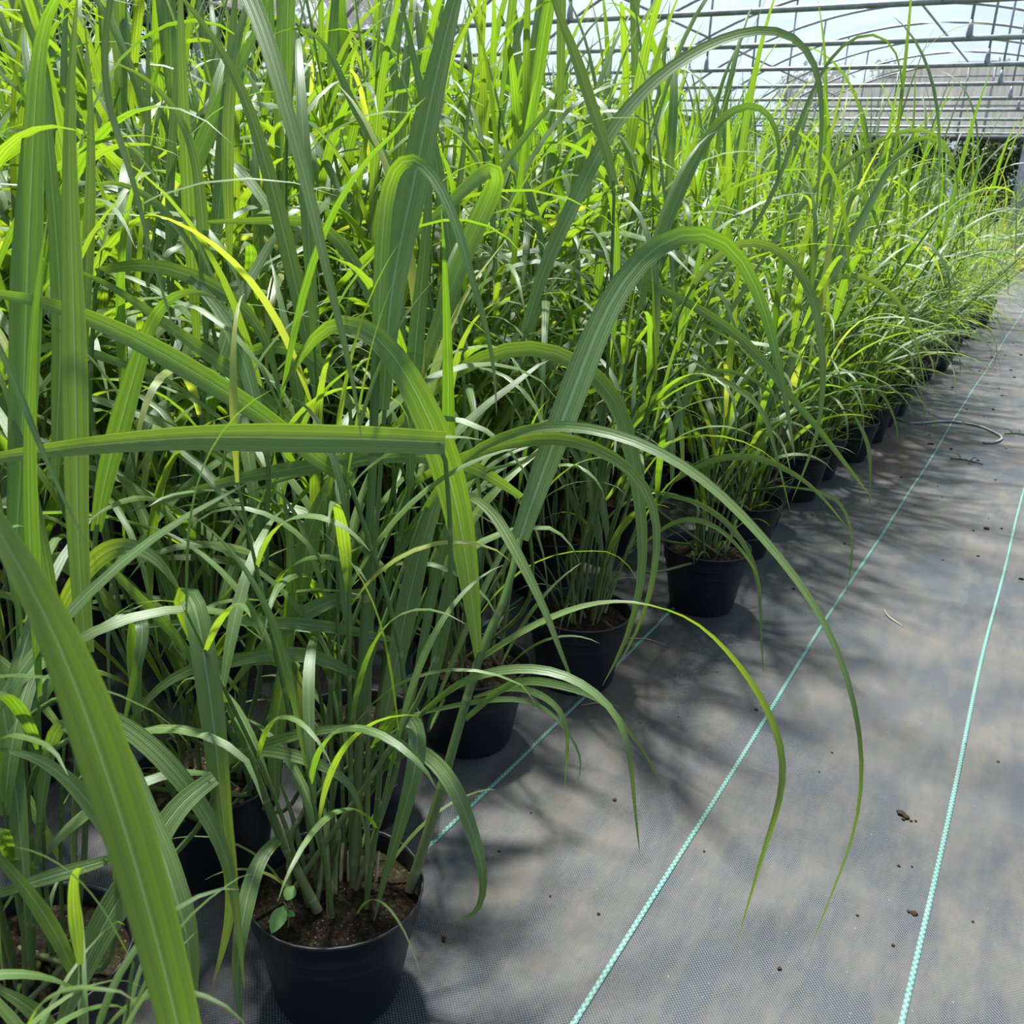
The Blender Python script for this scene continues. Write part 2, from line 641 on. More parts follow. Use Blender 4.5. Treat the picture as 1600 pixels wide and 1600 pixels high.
BAR_Y = [8.19 + 1.8 * k for k in range(-5, 9)]
mb = MB()
V, F, U = [], [], []
na = 40
ys = []
y = BAR_Y[0] - .9
while y < GABLE_Y + .01:
    ys.append(y); y += .45
ys.append(GABLE_Y + .02)
for y in ys:
    for i in range(na + 1):
        x = XL + (XR - XL) * i / na
        sag = -.05 * abs(math.sin(math.pi * (y - BAR_Y[0]) / 1.8)) + .06
        V.append((x, y, arch_z(x) + sag)); U.append((x, y))
for j in range(len(ys) - 1):
    for i in range(na):
        a = j * (na + 1) + i
        F.append((a, a + 1, a + na + 2, a + na + 1))
mb.add(V, F, U)
ceiling = tag(link('ceiling', mb.mesh('ceiling', MAT_FILM)), 'translucent white plastic film roof over metal arches', kind='structure')


def pipe(name, P, r, parent, n=8, mat=None):
    m_ = MB()
    tube(m_, P, r, n, cap=True)
    return link(name, m_.mesh(name, mat or MAT_PIPE), parent)


for k, y in enumerate(BAR_Y + [GABLE_Y - .05]):
    P = [(x, y, arch_z(x)) for x in np.linspace(XL, XR, 33)]
    pipe('arch_rib', P, .021, ceiling)
    if y < GABLE_Y - .2:
        pipe('tie_bar', [(XL, y, 2.61), (-2.8, y, 2.605), (XR, y, 2.61)], .024, ceiling)
        for xh in (-4.3, -1.22):
            h = pipe('hanger_rod', [(xh, y, 2.62), (xh, y, 3.2), (xh, y, arch_z(xh))], .014, ceiling, 6)
            m_ = MB()
            tube(m_, [(xh, y, 2.59), (xh, y, 2.64), (xh, y, 2.70), (xh, y, 2.76)], [.026, .030, .024, .015], 8, cap=True)
            link('clamp', m_.mesh('clamp', MAT_PIPE), h)
for xr in (RX, -5.6, -.1):
    pipe('purlin', [(xr, BAR_Y[0], arch_z(xr) - .03), (xr, 12, arch_z(xr) - .03), (xr, GABLE_Y, arch_z(xr) - .03)], .019, ceiling)
# gutter and side posts
wall_left = empty('wall_left', (XL, 8, 0))
tag(wall_left, 'open side of the greenhouse with posts and gutter', kind='structure')
m_ = MB(); box(m_, (-.08, -9, 2.53), (.06, GABLE_Y - 8, 2.62)); link('gutter', m_.mesh('gutter', MAT_RAIL), wall_left)
for y in BAR_Y[::2]:
    m_ = MB(); tube(m_, [(0, y - 8, -.02), (0, y - 8, 1.3), (0, y - 8, 2.55)], .03, 8, cap=True)
    link('post', m_.mesh('post', MAT_PIPE), wall_left)

# ------------------------------------------------------------------ gable end
mb = MB()
V, F, U = [], [], []
xs = np.linspace(XL, XR, 41)
for x in xs:
    V += [(x, GABLE_Y, 2.66), (x, GABLE_Y, max(2.67, arch_z(x) + .03))]
    U += [(x, 0), (x, 1)]
F = [(2 * i, 2 * i + 2, 2 * i + 3, 2 * i + 1) for i in range(40)]
mb.add(V, F, U)
wall_back = tag(link('wall_back', mb.mesh('wall_back', MAT_GABLE, False)), 'dirty grey plastic sheet closing the top of the far gable', kind='structure')
m_ = MB(); box(m_, (XL, GABLE_Y - .08, 2.56), (XR, GABLE_Y + .06, 2.67)); link('gable_beam', m_.mesh('gable_beam', MAT_RAIL), wall_back)
for x, r_, mt in ((RX, .026, MAT_PIPE), (-4.3, .02, MAT_PIPE), (-2.32, .03, MAT_POST), (-1.22, .02, MAT_PIPE)):
    pipe('gable_post', [(x, GABLE_Y - .07, 2.62), (x, GABLE_Y - .07, 3.2), (x, GABLE_Y - .07, arch_z(x))], r_, wall_back, 6, mt)
m_ = MB(); box(m_, (XL + .8, GABLE_Y - .05, 3.86), (XR - .9, GABLE_Y - .02, 3.90))
m_ = MB(); tube(m_, [(x, GABLE_Y - .06, 3.88) for x in (-4.55, -2.8, -1.15)], .018, 6, cap=True)
link('gable_rail', m_.mesh('gable_rail', MAT_PIPE), wall_back)
m_ = MB(); tube(m_, [(x, GABLE_Y - .06, 3.28) for x in (-6.2, -2.8, .5)], .018, 6, cap=True)
link('gable_rail', m_.mesh('gable_rail', MAT_PIPE), wall_back)
trim = empty('trim_1', (-1.30, GABLE_Y - .15, 0))
tag(trim, 'pale grey door post at the open far end', kind='structure')
m_ = MB(); box(m_, (-.17, -.09, -.03), (.17, .09, 2.57)); link('post_body', m_.mesh('post_body', MAT_POST), trim)
m_ = MB(); box(m_, (-.20, -.12, 1.05), (.20, .12, 1.12)); link('post_band', m_.mesh('post_band', MAT_POST), trim)
m_ = MB(); box(m_, (-.22, -.13, -.03), (.22, .13, .10)); link('post_foot', m_.mesh('post_foot', MAT_POST), trim)

# ------------------------------------------------------------------ trees outside
def tree_mesh(seed, h, r, n, base=.25):
    R = np.random.RandomState(seed)
    # clustered leaf quads
    K = 46
    cz = base * h + (h - base * h) * R.rand(K)
    ca = R.rand(K) * 2 * math.pi
    prof = np.sin(np.clip((cz / h - base * .6) / (1 - base * .6), 0, 1) * math.pi) ** .6
    cr = r * prof * np.sqrt(R.rand(K))
    C = np.stack([cr * np.cos(ca), cr * np.sin(ca), cz], 1)
    k = R.randint(0, K, n)
    D = R.randn(n, 3); D = unit(D) * (R.rand(n, 1) ** .4) * np.array([.34, .34, .28]) * r
    P = C[k] + D
    a = unit(R.randn(n, 3)); b = unit(np.cross(a, R.randn(n, 3)))
    s = (.05 + .05 * R.rand(n, 1))
    V = np.stack([P - a * s, P - b * s * .45, P + a * s, P + b * s * .45], 1).reshape(-1, 3)
    me = bpy.data.meshes.new('crown')
    me.from_pydata(V.tolist(), [], [(4 * i, 4 * i + 1, 4 * i + 2, 4 * i + 3) for i in range(n)])
    at_ = me.attributes.new('rnd', 'FLOAT', 'POINT')
    at_.data.foreach_set('value', np.repeat(R.rand(n), 4).astype(np.float32))
    me.materials.append(MAT_TREE)
    return me, C


def tree(x, y, h, r, seed, n, label, group):
    t = empty('tree', (x, y, -.03))
    tag(t, label, 'tree', group)
    me, C = tree_mesh(seed, h, r, n)
    tag(link('crown', me, t), kind='stuff')
    m_ = MB(); tube(m_, [(0, 0, 0), (.05, .03, h * .3), (0, .06, h * .6), (.03, 0, h * .9)], [.13, .10, .06, .02], 7)
    link('trunk', m_.mesh('trunk', MAT_BARK), t)
    for i in range(6):
        m_ = MB(); c = C[i * 5]
        tube(m_, [(0, .03, c[2] * .6), (c[0] * .5, c[1] * .5, c[2] * .82), tuple(c)], [.05, .03, .01], 5)
        link('branch', m_.mesh('branch', MAT_BARK), t)
    return t


g = 'trees beyond the open far end'
for i, (x, y, h, r) in enumerate([(-7.0, 28.5, 4.6, 1.5), (-4.2, 28.0, 4.2, 1.4), (-1.5, 28.6, 4.4, 1.4), (-2.9, 31.2, 4.8, 1.5), (.2, 31.2, 4.6, 1.5), (-5.8, 31.2, 4.8, 1.5)]):
    tree(x, y, h, r, 10 + i, 8500, 'dark leafy tree standing beyond the open far end of the greenhouse', g)
g = 'trees beyond the open left side'
for i, (x, y, h, r) in enumerate([(-9.2, 2.6, 4.6, 1.3), (-9.0, 5.4, 4.9, 1.3), (-9.6, 8.2, 4.5, 1.3), (-9.2, 11.0, 4.2, 1.3)]):
    tree(x, y, h, r, 30 + i, 5200, 'dark leafy tree standing outside the open left side of the greenhouse', g)

# ------------------------------------------------------------------ grass plants
def lathe(mb, prof, n=28, wob=None, bottom=True):
    V, F, U = [], [], []
    for j, (r, z) in enumerate(prof):
        for k in range(n):
            a = 2 * math.pi * k / n
            rr = r * (1 + (wob(a, z) if wob else 0))
            V.append((rr * math.cos(a), rr * math.sin(a), z)); U.append((k / n, j / (len(prof) - 1)))
    m = len(prof)
    for j in range(m - 1):
        for k in range(n):
            F.append((j * n + k, j * n + (k + 1) % n, (j + 1) * n + (k + 1) % n, (j + 1) * n + k))
    if bottom: F.append(tuple(range(n))[::-1])
    mb.add(V, F, U)


SOIL_Z = .168
m_ = MB()
lathe(m_, [(.088, 0), (.094, .002), (.097, .008), (.1215, .150), (.1222, .152), (.1225, .160), (.121, .162), (.119, .13)],
      32, lambda a, z: .012 * math.sin(2 * a + .6) * (z / .2) + .006 * math.sin(4 * a) * (z / .2))
POT_ME = m_.mesh('pot', MAT_POT)
m_ = MB()
lathe(m_, [(.1215, .1525), (.1262, .153), (.1275, .157), (.1300, .192), (.1318, .193), (.1325, .196), (.1318, .1985), (.1290, .198), (.1275, .193), (.1215, .153)],
      32, lambda a, z: .012 * math.sin(2 * a + .6) * (z / .2) + .006 * math.sin(4 * a) * (z / .2), bottom=False)
RIM_ME = m_.mesh('rim', MAT_POT)


def soil_mesh(seed):
    R = random.Random(seed)
    m_ = MB()
    V, F, U = [(0, 0, SOIL_Z + .012)], [], [(0, 0)]
    nr, n = 8, 26
    for j in range(1, nr + 1):
        r = .1245 * j / nr
        for k in range(n):
            a = 2 * math.pi * k / n
            z = SOIL_Z + .012 * (1 - (j / nr) ** 2) + (R.uniform(-.004, .005) if j < nr else -.003)
            V.append((r * math.cos(a), r * math.sin(a), z)); U.append((r * math.cos(a), r * math.sin(a)))
    for k in range(n): F.append((0, 1 + k, 1 + (k + 1) % n))
    for j in range(nr - 1):
        for k in range(n):
            a = 1 + j * n
            F.append((a + k, a + n + k, a + n + (k + 1) % n, a + (k + 1) % n))
    m_.add(V, F, U)
    return m_.mesh('soil', MAT_SOIL)


SOIL_ME = [soil_mesh(s) for s in range(4)]


def grow_leaf(R, p0, az, el, L, w, droop, seg=12, twist=None, power=1.5):
    """blade that leaves p0 at elevation el and bends over under its weight"""
    n = seg + 1
    t = np.linspace(0, 1, n)
    e = el - droop * t ** power
    a = az + R.uniform(-.5, .5) * t
    d = np.stack([np.cos(e) * np.cos(a), np.cos(e) * np.sin(a), np.sin(e)], 1)
    step = L / seg
    P = np.vstack([[0, 0, 0], np.cumsum((d[:-1] + d[1:]) * .5 * step, 0)]) + np.asarray(p0)
    side = np.stack([-np.sin(a), np.cos(a), np.zeros(n)], 1)
    T = unit(d)
    N = np.cross(side, T)
    tw = (R.uniform(-.9, .9) if twist is None else twist) * t
    S = side * np.cos(tw)[:, None] + N * np.sin(tw)[:, None]
    W = w * leaf_profile(t, .42, R.uniform(.3, .45), R.uniform(.8, 1.2))
    return P, W, S


def floor_clip(P, lo=.02):
    P = P.copy()
    P[:, 2] = np.maximum(P[:, 2], lo)
    return P


def plant_proto(seed, culms, hmin, hmax, Lmin, Lmax, wmin, wmax, lean=.25, basal=8, per=6, erect=1.0, dmin=1.0, dmax=2.6, reach=9.9, low=.14):
    """returns list of (leaf P,W,S,fold,rnd) and list of (stem P,R)"""
    R = random.Random(seed)
    leaves, stems = [], []
    for c in range(culms):
        a = R.uniform(0, 2 * math.pi)
        r = .075 * math.sqrt(R.random())
        base = np.array([r * math.cos(a), r * math.sin(a), SOIL_Z - .01])
        H = R.uniform(hmin, hmax)
        la = a + R.uniform(-.7, .7)
        ln = lean * R.uniform(.2, 1.0) * (r / .075 + .3)
        cp = [base, base + np.array([math.cos(la) * ln * H * .25, math.sin(la) * ln * H * .25, H * .4]),
              base + np.array([math.cos(la) * ln * H * .8, math.sin(la) * ln * H * .8, H * .95])]
        P = resample(cp, 8)
        rad = np.linspace(R.uniform(.0042, .0058), .0022, 8)
        stems.append((P, rad))
        k = per + R.randint(-1, 1)
        az0 = R.uniform(0, 2 * math.pi)
        for i in range(k):
            f = low + (1 - low) * (i + R.uniform(.2, .8)) / k
            q = f * 7
            j = min(6, int(q))
            p = P[j] + (P[j + 1] - P[j]) * (q - j)
            az = az0 + math.pi * i + R.uniform(-.6, .6)
            el = math.radians(R.uniform(58, 82)) * erect
            size = .55 + .45 * math.sin(math.pi * min(1, .25 + f * .7))
            L = R.uniform(Lmin, Lmax) * size
            w = R.uniform(wmin, wmax) * (.7 + .3 * size)
            leaves.append((*grow_leaf(R, p, az, el, L, w, R.uniform(dmin, dmax), power=R.uniform(1.1, 2.0)), R.uniform(.1, .35), R.random()))
        # erect leaf at the top
        leaves.append((*grow_leaf(R, P[-1], R.uniform(0, 6.28), math.radians(R.uniform(76, 88)), R.uniform(Lmin, Lmax) * .9, R.uniform(wmin, wmax) * .9,
                                  R.uniform(.2, 1.9), power=2.2), .3, R.random()))
    for b in range(basal):
        a = R.uniform(0, 2 * math.pi)
        r = R.uniform(.02, .08)
        p = np.array([r * math.cos(a), r * math.sin(a), SOIL_Z])
        leaves.append((*grow_leaf(R, p, a + R.uniform(-.6, .6), math.radians(R.uniform(50, 80)), R.uniform(.16, .36), R.uniform(.006, .012),
                                  R.uniform(.8, 2.2)), .2, R.random()))
    out = []
    for P, W, S, fd, rr in leaves:
        P = floor_clip(P)
        if reach < 9:
            d = np.linalg.norm(P[:, :2], axis=1)
            f = np.where(d > reach, reach / np.maximum(d, 1e-6), 1.0)
            P[:, :2] *= (f[:, None] * .5 + .5)
        out.append((P, W, S, fd, rr))
    return out, stems


class Proto:
    def __init__(self, mat, *a, **k):
        self.mat = mat
        leaves, stems = plant_proto(*a, **k)
        self.leaf_me, self.stem_me = [], []
        J, JS = MB(), MB()
        for P, W, S, fd, rr in leaves:
            m_ = MB(); ribbon(m_, P, W, S, fd, rr); self.leaf_me.append(m_.mesh('leaf', mat))
            ribbon(J, P, W, S, fd, rr)
        for P, r in stems:
            m_ = MB(); tube(m_, P, r, 5); self.stem_me.append(m_.mesh('stem', MAT_STEM))
            tube(JS, P, r, 4)
        self.foliage = J.mesh('foliage', mat)
        self.stemj = JS.mesh('stem_cluster', MAT_STEM)


def build_plant(proto, x, y, rz, s, single, label, group=None, soil=0, fs=None, skip=None):
    t = empty('potted_plant', (x, y, 0), rz, 1.0)
    tag(t, label, 'potted plant', group)
    link('rim', RIM_ME, link('pot', POT_ME, t))
    link('soil', SOIL_ME[soil % 4], t)
    if proto is None: return t
    off = (0, 0, SOIL_Z * (1 - s))
    if single:
        for i, me in enumerate(proto.leaf_me):
            if skip and skip(i): continue
            o = bpy.data.objects.new('leaf', me); COL.objects.link(o); o.parent = t; o.scale = (s, s, s); o.location = off
        for me in proto.stem_me:
            o = bpy.data.objects.new('stem', me); COL.objects.link(o); o.parent = t; o.scale = (s, s, s); o.location = off
    else:
        o = link('foliage', proto.foliage, t); o.scale = (s, s, s); o.location = off; o['kind'] = 'stuff'
        o = link('stem_cluster', proto.stemj, t); o.scale = (s, s, s); o.location = off; o['kind'] = 'stuff'
    return t


# prototypes: small front plants, edge plants, tall inner plants, fine far plants
FRONT = [Proto(MAT_LEAF, 100 + i, 7, .35, .80, .30, .55, .012, .022, lean=.35, basal=7, per=3, erect=.97, reach=.30, low=.35) for i in range(3)]
EDGE = [Proto(MAT_LEAF, 200 + i, 12, .55, 1.05, .45, .80, .014, .027, lean=.50, basal=12, per=4, reach=.62, low=.2) for i in range(4)]
INNER = [Proto(MAT_LEAF, 300 + i, 11, .70, 1.25, .60, 1.10, .022, .040, lean=.34, basal=6, per=6, erect=.88, dmin=1.3, dmax=3.0) for i in range(5)]
SPILL = [Proto(MAT_LEAF, 250 + i, 16, .40, 1.05, .55, .95, .011, .022, lean=.95, basal=24, per=5, erect=.85, dmin=1.4, dmax=3.0, low=.08) for i in range(4)]
BROAD = [Proto(MAT_LEAF, 270 + i, 8, .40, .95, .50, .85, .022, .036, lean=.30, basal=5, per=4, erect=.95, dmin=.9, dmax=2.6, reach=.42, low=.25) for i in range(4)]
FINE = [Proto(MAT_FINE, 400 + i, 20, .45, 1.05, .55, .95, .008, .015, lean=1.0, basal=16, per=4, erect=.88, dmin=1.3, dmax=2.9) for i in range(3)]

plants = []          # (x, y, empty)


def put(kind, x, y, s, single, label, group=None, rz=None):
    pr = {'F': FRONT, 'E': EDGE, 'I': INNER, 'S': SPILL, 'B': BROAD, 'T': FINE}[kind]
    t = build_plant(rng.choice(pr), x, y, rng.uniform(0, 6.28) if rz is None else rz, s, single, label, group, rng.randint(0, 3))
    plants.append((x, y, t))
    return t


P1 = put('F', -.771, .864, .9, True, 'grass in the nearest whole black pot, tiny weed seedling in its soil')
P2 = put('F', -.983, 1.566, 1.0, True, 'grass in the black pot with mossy soil just behind the nearest pot, beside the path')
P3 = put('E', -.902, 1.948, .75, True, 'grass in the third black pot along the path, just beyond the mossy pot')
P4 = put('E', -.785, 2.58, .85, True, 'grass in the black pot with bare light brown soil that juts furthest onto the path')
P5 = put('E', -.83, 3.10, .95, True, 'grass in the pot directly behind the jutting pot with light brown soil')
PM = put('B', -1.151, .961, .85, True, 'grass in the shaded black pot left of the nearest pot')
PB = put('B', -1.03, 1.22, .9, True, 'grass in the pot squeezed right behind the nearest pot, soil half hidden')
P0 = put('B', -1.03, .54, .75, True, 'grass in the black pot cut off by the bottom left corner')
PX = put('F', -.62, .30, .6, True, 'grass with one very broad blurred blade crossing the lower left foreground')
manual = [(p[0], p[1]) for p in plants]
ncol = 11
ORD = ['first', 'second', 'third', 'fourth', 'fifth', 'sixth', 'seventh', 'eighth', 'ninth', 'tenth', 'eleventh', 'twelfth', 'thirteenth',
       'fourteenth', 'fifteenth', 'sixteenth', 'seventeenth', 'eighteenth', 'nineteenth', 'twentieth']
count = 0
for i in range(ncol):
    X = -.87 - .41 * i
    k_edge = k_in = k_th = 0
    y = .50 + (.21 if i % 2 else 0.0)
    while y < 12.2:
        x = X + rng.uniform(-.05, .05) + (.06 if i == 0 and y > 4.5 else 0)
        yy = y + rng.uniform(-.05, .05)
        y += .42 if yy < 7 else .55
        if x < -1.64 * yy - .75: continue
        if any((x - a) ** 2 + (yy - b) ** 2 < .31 ** 2 for a, b in manual): continue
        if i == 0 and yy < 3.2: continue
        z = np.dot(np.array([x, yy, .6]) - v_cam, v_fwd)
        d2 = math.hypot(x, yy)
        near = z < 4.0
        if yy > 7.2 and i < 3:
            kind, s = 'T', rng.uniform(.72, .90)
            lab, grp = 'fine-leaved pale grass at the far end of the bed by the path', 'fine grasses at the far end'
        elif i == 0 or (i == 1 and yy > 2.5):
            kind, s = ('S' if yy > 3.6 else 'E'), rng.uniform(.95, 1.15)
            grp = 'edge rows of potted grasses'
            lab = 'arching potted grass, %s beyond the jutting pot in the %s along the path' % (ORD[k_edge], 'edge row' if i == 0 else 'second row')
            k_edge += 1
        elif d2 < 1.75:
            kind, s = 'B', rng.uniform(.85, 1.05)
            grp = 'grasses in the left thicket'
            lab = 'shaded potted grass left behind the corner pot, %s of its file, %s row from the path' % (ORD[k_th], ORD[i])
            k_th += 1
        else:
            kind, s = 'I', rng.uniform(.92, 1.12)
            if i < 3 and yy > 3: s *= .93
            if d2 < 2.4: s *= .84
            if i < 6 and yy > 4.5: s *= .90
            if near:
                grp = 'tall grasses inside the bed'
                lab = 'tall broad-bladed potted grass, %s from the near end in the %s row from the path' % (ORD[k_in], ORD[i])
                k_in += 1
            else: lab, grp = 'tall potted grass far back in the dense bed, pot out of sight', 'tall grasses at the back of the bed'
        put(kind, x, yy, s, near, lab, grp)
        count += 1
print('plants', count)

# ------------------------------------------------------------------ individually shaped stems and blades of the foreground plants
def nearest_plant(p):
    return min(plants, key=lambda q: (q[0] - p[0]) ** 2 + (q[1] - p[1]) ** 2)[2]


def stem_part(t, pts, r0, r1):
    P = resample(np.array(pts), 12)
    o_ = np.array(t.location)
    m_ = MB(); tube(m_, P - o_, np.linspace(r0, r1, 12), 7)
    o = link('stem', m_.mesh('stem', MAT_STEM), t)
    o.matrix_parent_inverse = Matrix.Rotation(-t.rotation_euler.z, 4, 'Z')
    return o


def blade(px, wpx, zw=None, face=0., t=None, stem=True, base=.4, peak=.4, tip=1.0, fold=.16, seg=22, twist=0., stem_w=.0032, via=None):
    """px: [(x, y, depth)...] from the base of the blade to its tip"""
    C = np.array([at(*q) for q in px])
    P = resample(C, seg + 1)
    for _ in range(3): P[1:-1] = .25 * P[:-2] + .5 * P[1:-1] + .25 * P[2:]
    P[:, 2] = np.maximum(P[:, 2], .012)
    if t is None: t = nearest_plant(P[0])
    zz = (P - v_cam) @ v_fwd
    zw = zw or float(np.median(zz))
    w = wpx * zw / FPX
    T = unit(np.gradient(P, axis=0))
    view = unit(P - v_cam)
    S = unit(np.cross(T, view))
    for k in range(1, len(S)):
        if np.dot(S[k], S[k - 1]) < 0: S[k] = -S[k]
    N = np.cross(S, T)
    tt = np.linspace(0, 1, seg + 1)
    ang = math.radians(face) + math.radians(twist) * tt
    S = S * np.cos(ang)[:, None] + N * np.sin(ang)[:, None]
    W = w / max(.35, abs(math.cos(math.radians(face)))) * leaf_profile(tt, base, peak, tip)
    if np.mean(np.cross(S, T)[:, 2]) < 0: S = -S
    o_ = np.array(t.location)
    m_ = MB(); ribbon(m_, P - o_, W, S, fold, rng.random() * .9)
    o = link('leaf', m_.mesh('leaf', MAT_LEAF), t)
    o.matrix_parent_inverse = Matrix.Rotation(-t.rotation_euler.z, 4, 'Z')
    if stem:
        a = np.array([o_[0] + rng.uniform(-.06, .06), o_[1] + rng.uniform(-.06, .06), SOIL_Z])
        b = P[0]
        d = unit(P[1] - P[0])
        mid = a * .45 + b * .55 - d * min(.1, .3 * np.linalg.norm(b - a))
        stem_part(t, [a] + ([at(*q) for q in via] if via else [mid]) + [b, b + d * .01], .0045, stem_w)
    return o


def rimz(t): return None


# culms of the nearest pot
stem_part(P1, [at(640, 1392, 1.42), at(690, 1230, 1.41), at(748, 1030, 1.42), at(790, 930, 1.44), at(812, 842, 1.46)], .0085, .0055)
stem_part(P1, [at(497, 1424, 1.36), at(440, 1310, 1.34), at(400, 1210, 1.31), at(355, 1095, 1.28)], .0075, .0050)
stem_part(P1, [at(553, 1395, 1.42), at(560, 1200, 1.40), at(566, 1040, 1.38), at(576, 850, 1.36), at(583, 690, 1.34), at(587, 520, 1.32)], .0080, .0065)
stem_part(P1, [at(575, 1398, 1.43), at(590, 1250, 1.43), at(600, 1120, 1.43)], .0055, .004)
stem_part(P1, [at(540, 1385, 1.45), at(515, 1270, 1.46), at(470, 1150, 1.47)], .0055, .004)
stem_part(P1, [at(565, 1392, 1.44), at(556, 1260, 1.45), at(520, 1080, 1.47)], .005, .0035)
for dx, dy, lx in ((545, 1390, 545), (532, 1378, 536), (560, 1398, 566), (585, 1392, 592)):
    m_ = MB(); tube(m_, np.array([at(dx, dy, 1.43), at((dx + lx) / 2, dy - 30, 1.43), at(lx, dy - 62, 1.43)]) - np.array(P1.location), [.0035, .003, .0022], 5)
    o = link('straw', m_.mesh('straw', MAT_STRAW), P1); o.matrix_parent_inverse = Matrix.Rotation(-P1.rotation_euler.z, 4, 'Z')

B = blade
# --- very close blade, lower left
B([(310, 1760, .62), (272, 1580, .59), (217, 1370, .565), (163, 1200, .545), (90, 1000, .515), (12, 850, .49), (-110, 660, .47)], 78, .53, t=PX, face=-30, base=.75, peak=.6, fold=.25)
# --- leaves of the right-hand culm
B([(748, 1034, 1.42), (735, 920, 1.40), (718, 810, 1.38), (690, 700, 1.34), (650, 612, 1.31), (605, 535, 1.29), (560, 500, 1.30), (515, 500, 1.33), (475, 545, 1.37), (440, 610, 1.4)], 50, 1.34, t=P1, stem=False, base=.2, peak=.45)
B([(812, 842, 1.46), (835, 770, 1.47), (880, 655, 1.49), (930, 520, 1.52), (975, 430, 1.55), (1035, 371, 1.58), (1090, 354, 1.61), (1140, 366, 1.63), (1175, 425, 1.65), (1200, 500, 1.66), (1222, 590, 1.66), (1242, 712, 1.65)], 44, 1.49, t=P1, stem=False, base=.6, peak=.25, tip=.95)
B([(752, 1028, 1.42), (827, 980, 1.40), (924, 943, 1.37), (994, 942, 1.35), (1072, 962, 1.33), (1142, 1024, 1.31), (1199, 1107, 1.30), (1225, 1181, 1.30), (1221, 1247, 1.30), (1200, 1310, 1.31), (1178, 1385, 1.32), (1150, 1480, 1.33)], 14, 1.34, t=P1, stem=False, base=.6, peak=.25, tip=.5, fold=.3, twist=260, seg=34)
B([(662, 800, 1.50), (700, 735, 1.48), (770, 685, 1.45), (865, 662, 1.40), (930, 670, 1.37), (1000, 690, 1.34), (1100, 748, 1.31), (1200, 850, 1.28), (1280, 955, 1.26), (1325, 1060, 1.25), (1347, 1170, 1.25), (1344, 1265, 1.26), (1318, 1350, 1.27), (1285, 1430, 1.28), (1257, 1503, 1.29)], 18, 1.33, t=P1, base=.6, peak=.3, tip=.7, fold=.25, seg=34, twist=70)
B([(640, 760, 1.55), (700, 720, 1.52), (800, 692, 1.48), (850, 680, 1.46), (900, 686, 1.44), (960, 712, 1.42), (1005, 745, 1.41), (1026, 790, 1.40), (1031, 840, 1.40), (1022, 895, 1.40), (1008, 965, 1.41), (960, 1050, 1.42)], 20, 1.44, t=P1, base=.5, peak=.4)
B([(600, 690, 1.75), (680, 600, 1.74), (760, 552, 1.72), (820, 534, 1.71), (870, 545, 1.70), (915, 570, 1.69), (955, 602, 1.68), (978, 645, 1.67), (988, 710, 1.67), (1003, 800, 1.66), (1007, 865, 1.66), (1000, 935, 1.66), (980, 1006, 1.67), (941, 1072, 1.68)], 26, 1.68, base=.5, peak=.5)
B([(661, 1112, 1.42), (722, 1063, 1.39), (801, 1044, 1.36), (871, 1049, 1.34), (932, 1081, 1.32), (972, 1126, 1.31), (985, 1181, 1.31), (990, 1250, 1.32), (1000, 1335, 1.33)], 15, 1.35, t=P1, base=.5, peak=.4, tip=.7, twist=50)
B([(727, 1124, 1.41), (788, 1072, 1.39), (830, 1062, 1.37), (880, 1072, 1.35), (941, 1092, 1.34), (976, 1133, 1.33), (1007, 1175, 1.33), (1037, 1234, 1.33)], 13, 1.37, t=P1, stem=False, base=.6, peak=.4)
B([(657, 1114, 1.43), (744, 1096, 1.41), (810, 1092, 1.39), (854, 1107, 1.38), (889, 1146, 1.37), (911, 1190, 1.37), (902, 1225, 1.37)], 9, 1.4, t=P1, base=.6)
B([(740, 1090, 1.41), (797, 1074, 1.40), (845, 1085, 1.38), (880, 1116, 1.37), (887, 1164, 1.37), (882, 1230, 1.38)], 11, 1.38, t=P1, stem=False)
B([(600, 1200, 1.44), (640, 1165, 1.40), (680, 1190, 1.37), (710, 1228, 1.35), (733, 1285, 1.34), (752, 1345, 1.33), (757, 1392, 1.33), (742, 1437, 1.34), (708, 1438, 1.34)], 25, 1.35, t=P1, base=.5, peak=.45, fold=.1)
B([(585, 1170, 1.44), (612, 1122, 1.41), (638, 1113, 1.38), (655, 1140, 1.36), (648, 1205, 1.35), (625, 1290, 1.35), (600, 1375, 1.36), (583, 1445, 1.36)], 27, 1.37, t=P1, base=.5, peak=.45)
B([(350, 1190, 1.34), (400, 1172, 1.31), (450, 1178, 1.30), (505, 1197, 1.30), (545, 1222, 1.31), (563, 1262, 1.32), (572, 1310, 1.33)], 19, 1.31, t=P1, stem=False, base=.5)
B([(300, 1245, 1.36), (350, 1190, 1.33), (400, 1168, 1.30), (460, 1149, 1.28), (540, 1136, 1.27), (600, 1142, 1.27), (640, 1162, 1.28), (662, 1195, 1.29)], 18, 1.3, t=PM, base=.5)
B([(440, 1308, 1.34), (408, 1338, 1.30), (387, 1400, 1.27), (376, 1460, 1.25), (370, 1530, 1.25), (378, 1610, 1.25)], 27, 1.27, t=P1, stem=False, base=.5)
B([(355, 1100, 1.28), (318, 1020, 1.25), (288, 955, 1.22), (281, 926, 1.20), (292, 918, 1.18), (303, 932, 1.17), (316, 1005, 1.16), (330, 1100, 1.16), (341, 1200, 1.16), (351, 1300, 1.17), (364, 1390, 1.18), (352, 1470, 1.19), (332, 1540, 1.20)], 38, 1.17, t=P1, stem=False, base=.4, peak=.5, tip=.9, fold=.1, seg=34)
B([(88, 975, 1.25), (112, 920, 1.24), (160, 864, 1.23), (205, 852, 1.22), (250, 878, 1.22), (285, 930, 1.23)], 30, 1.23, t=PM, base=.5, peak=.5)
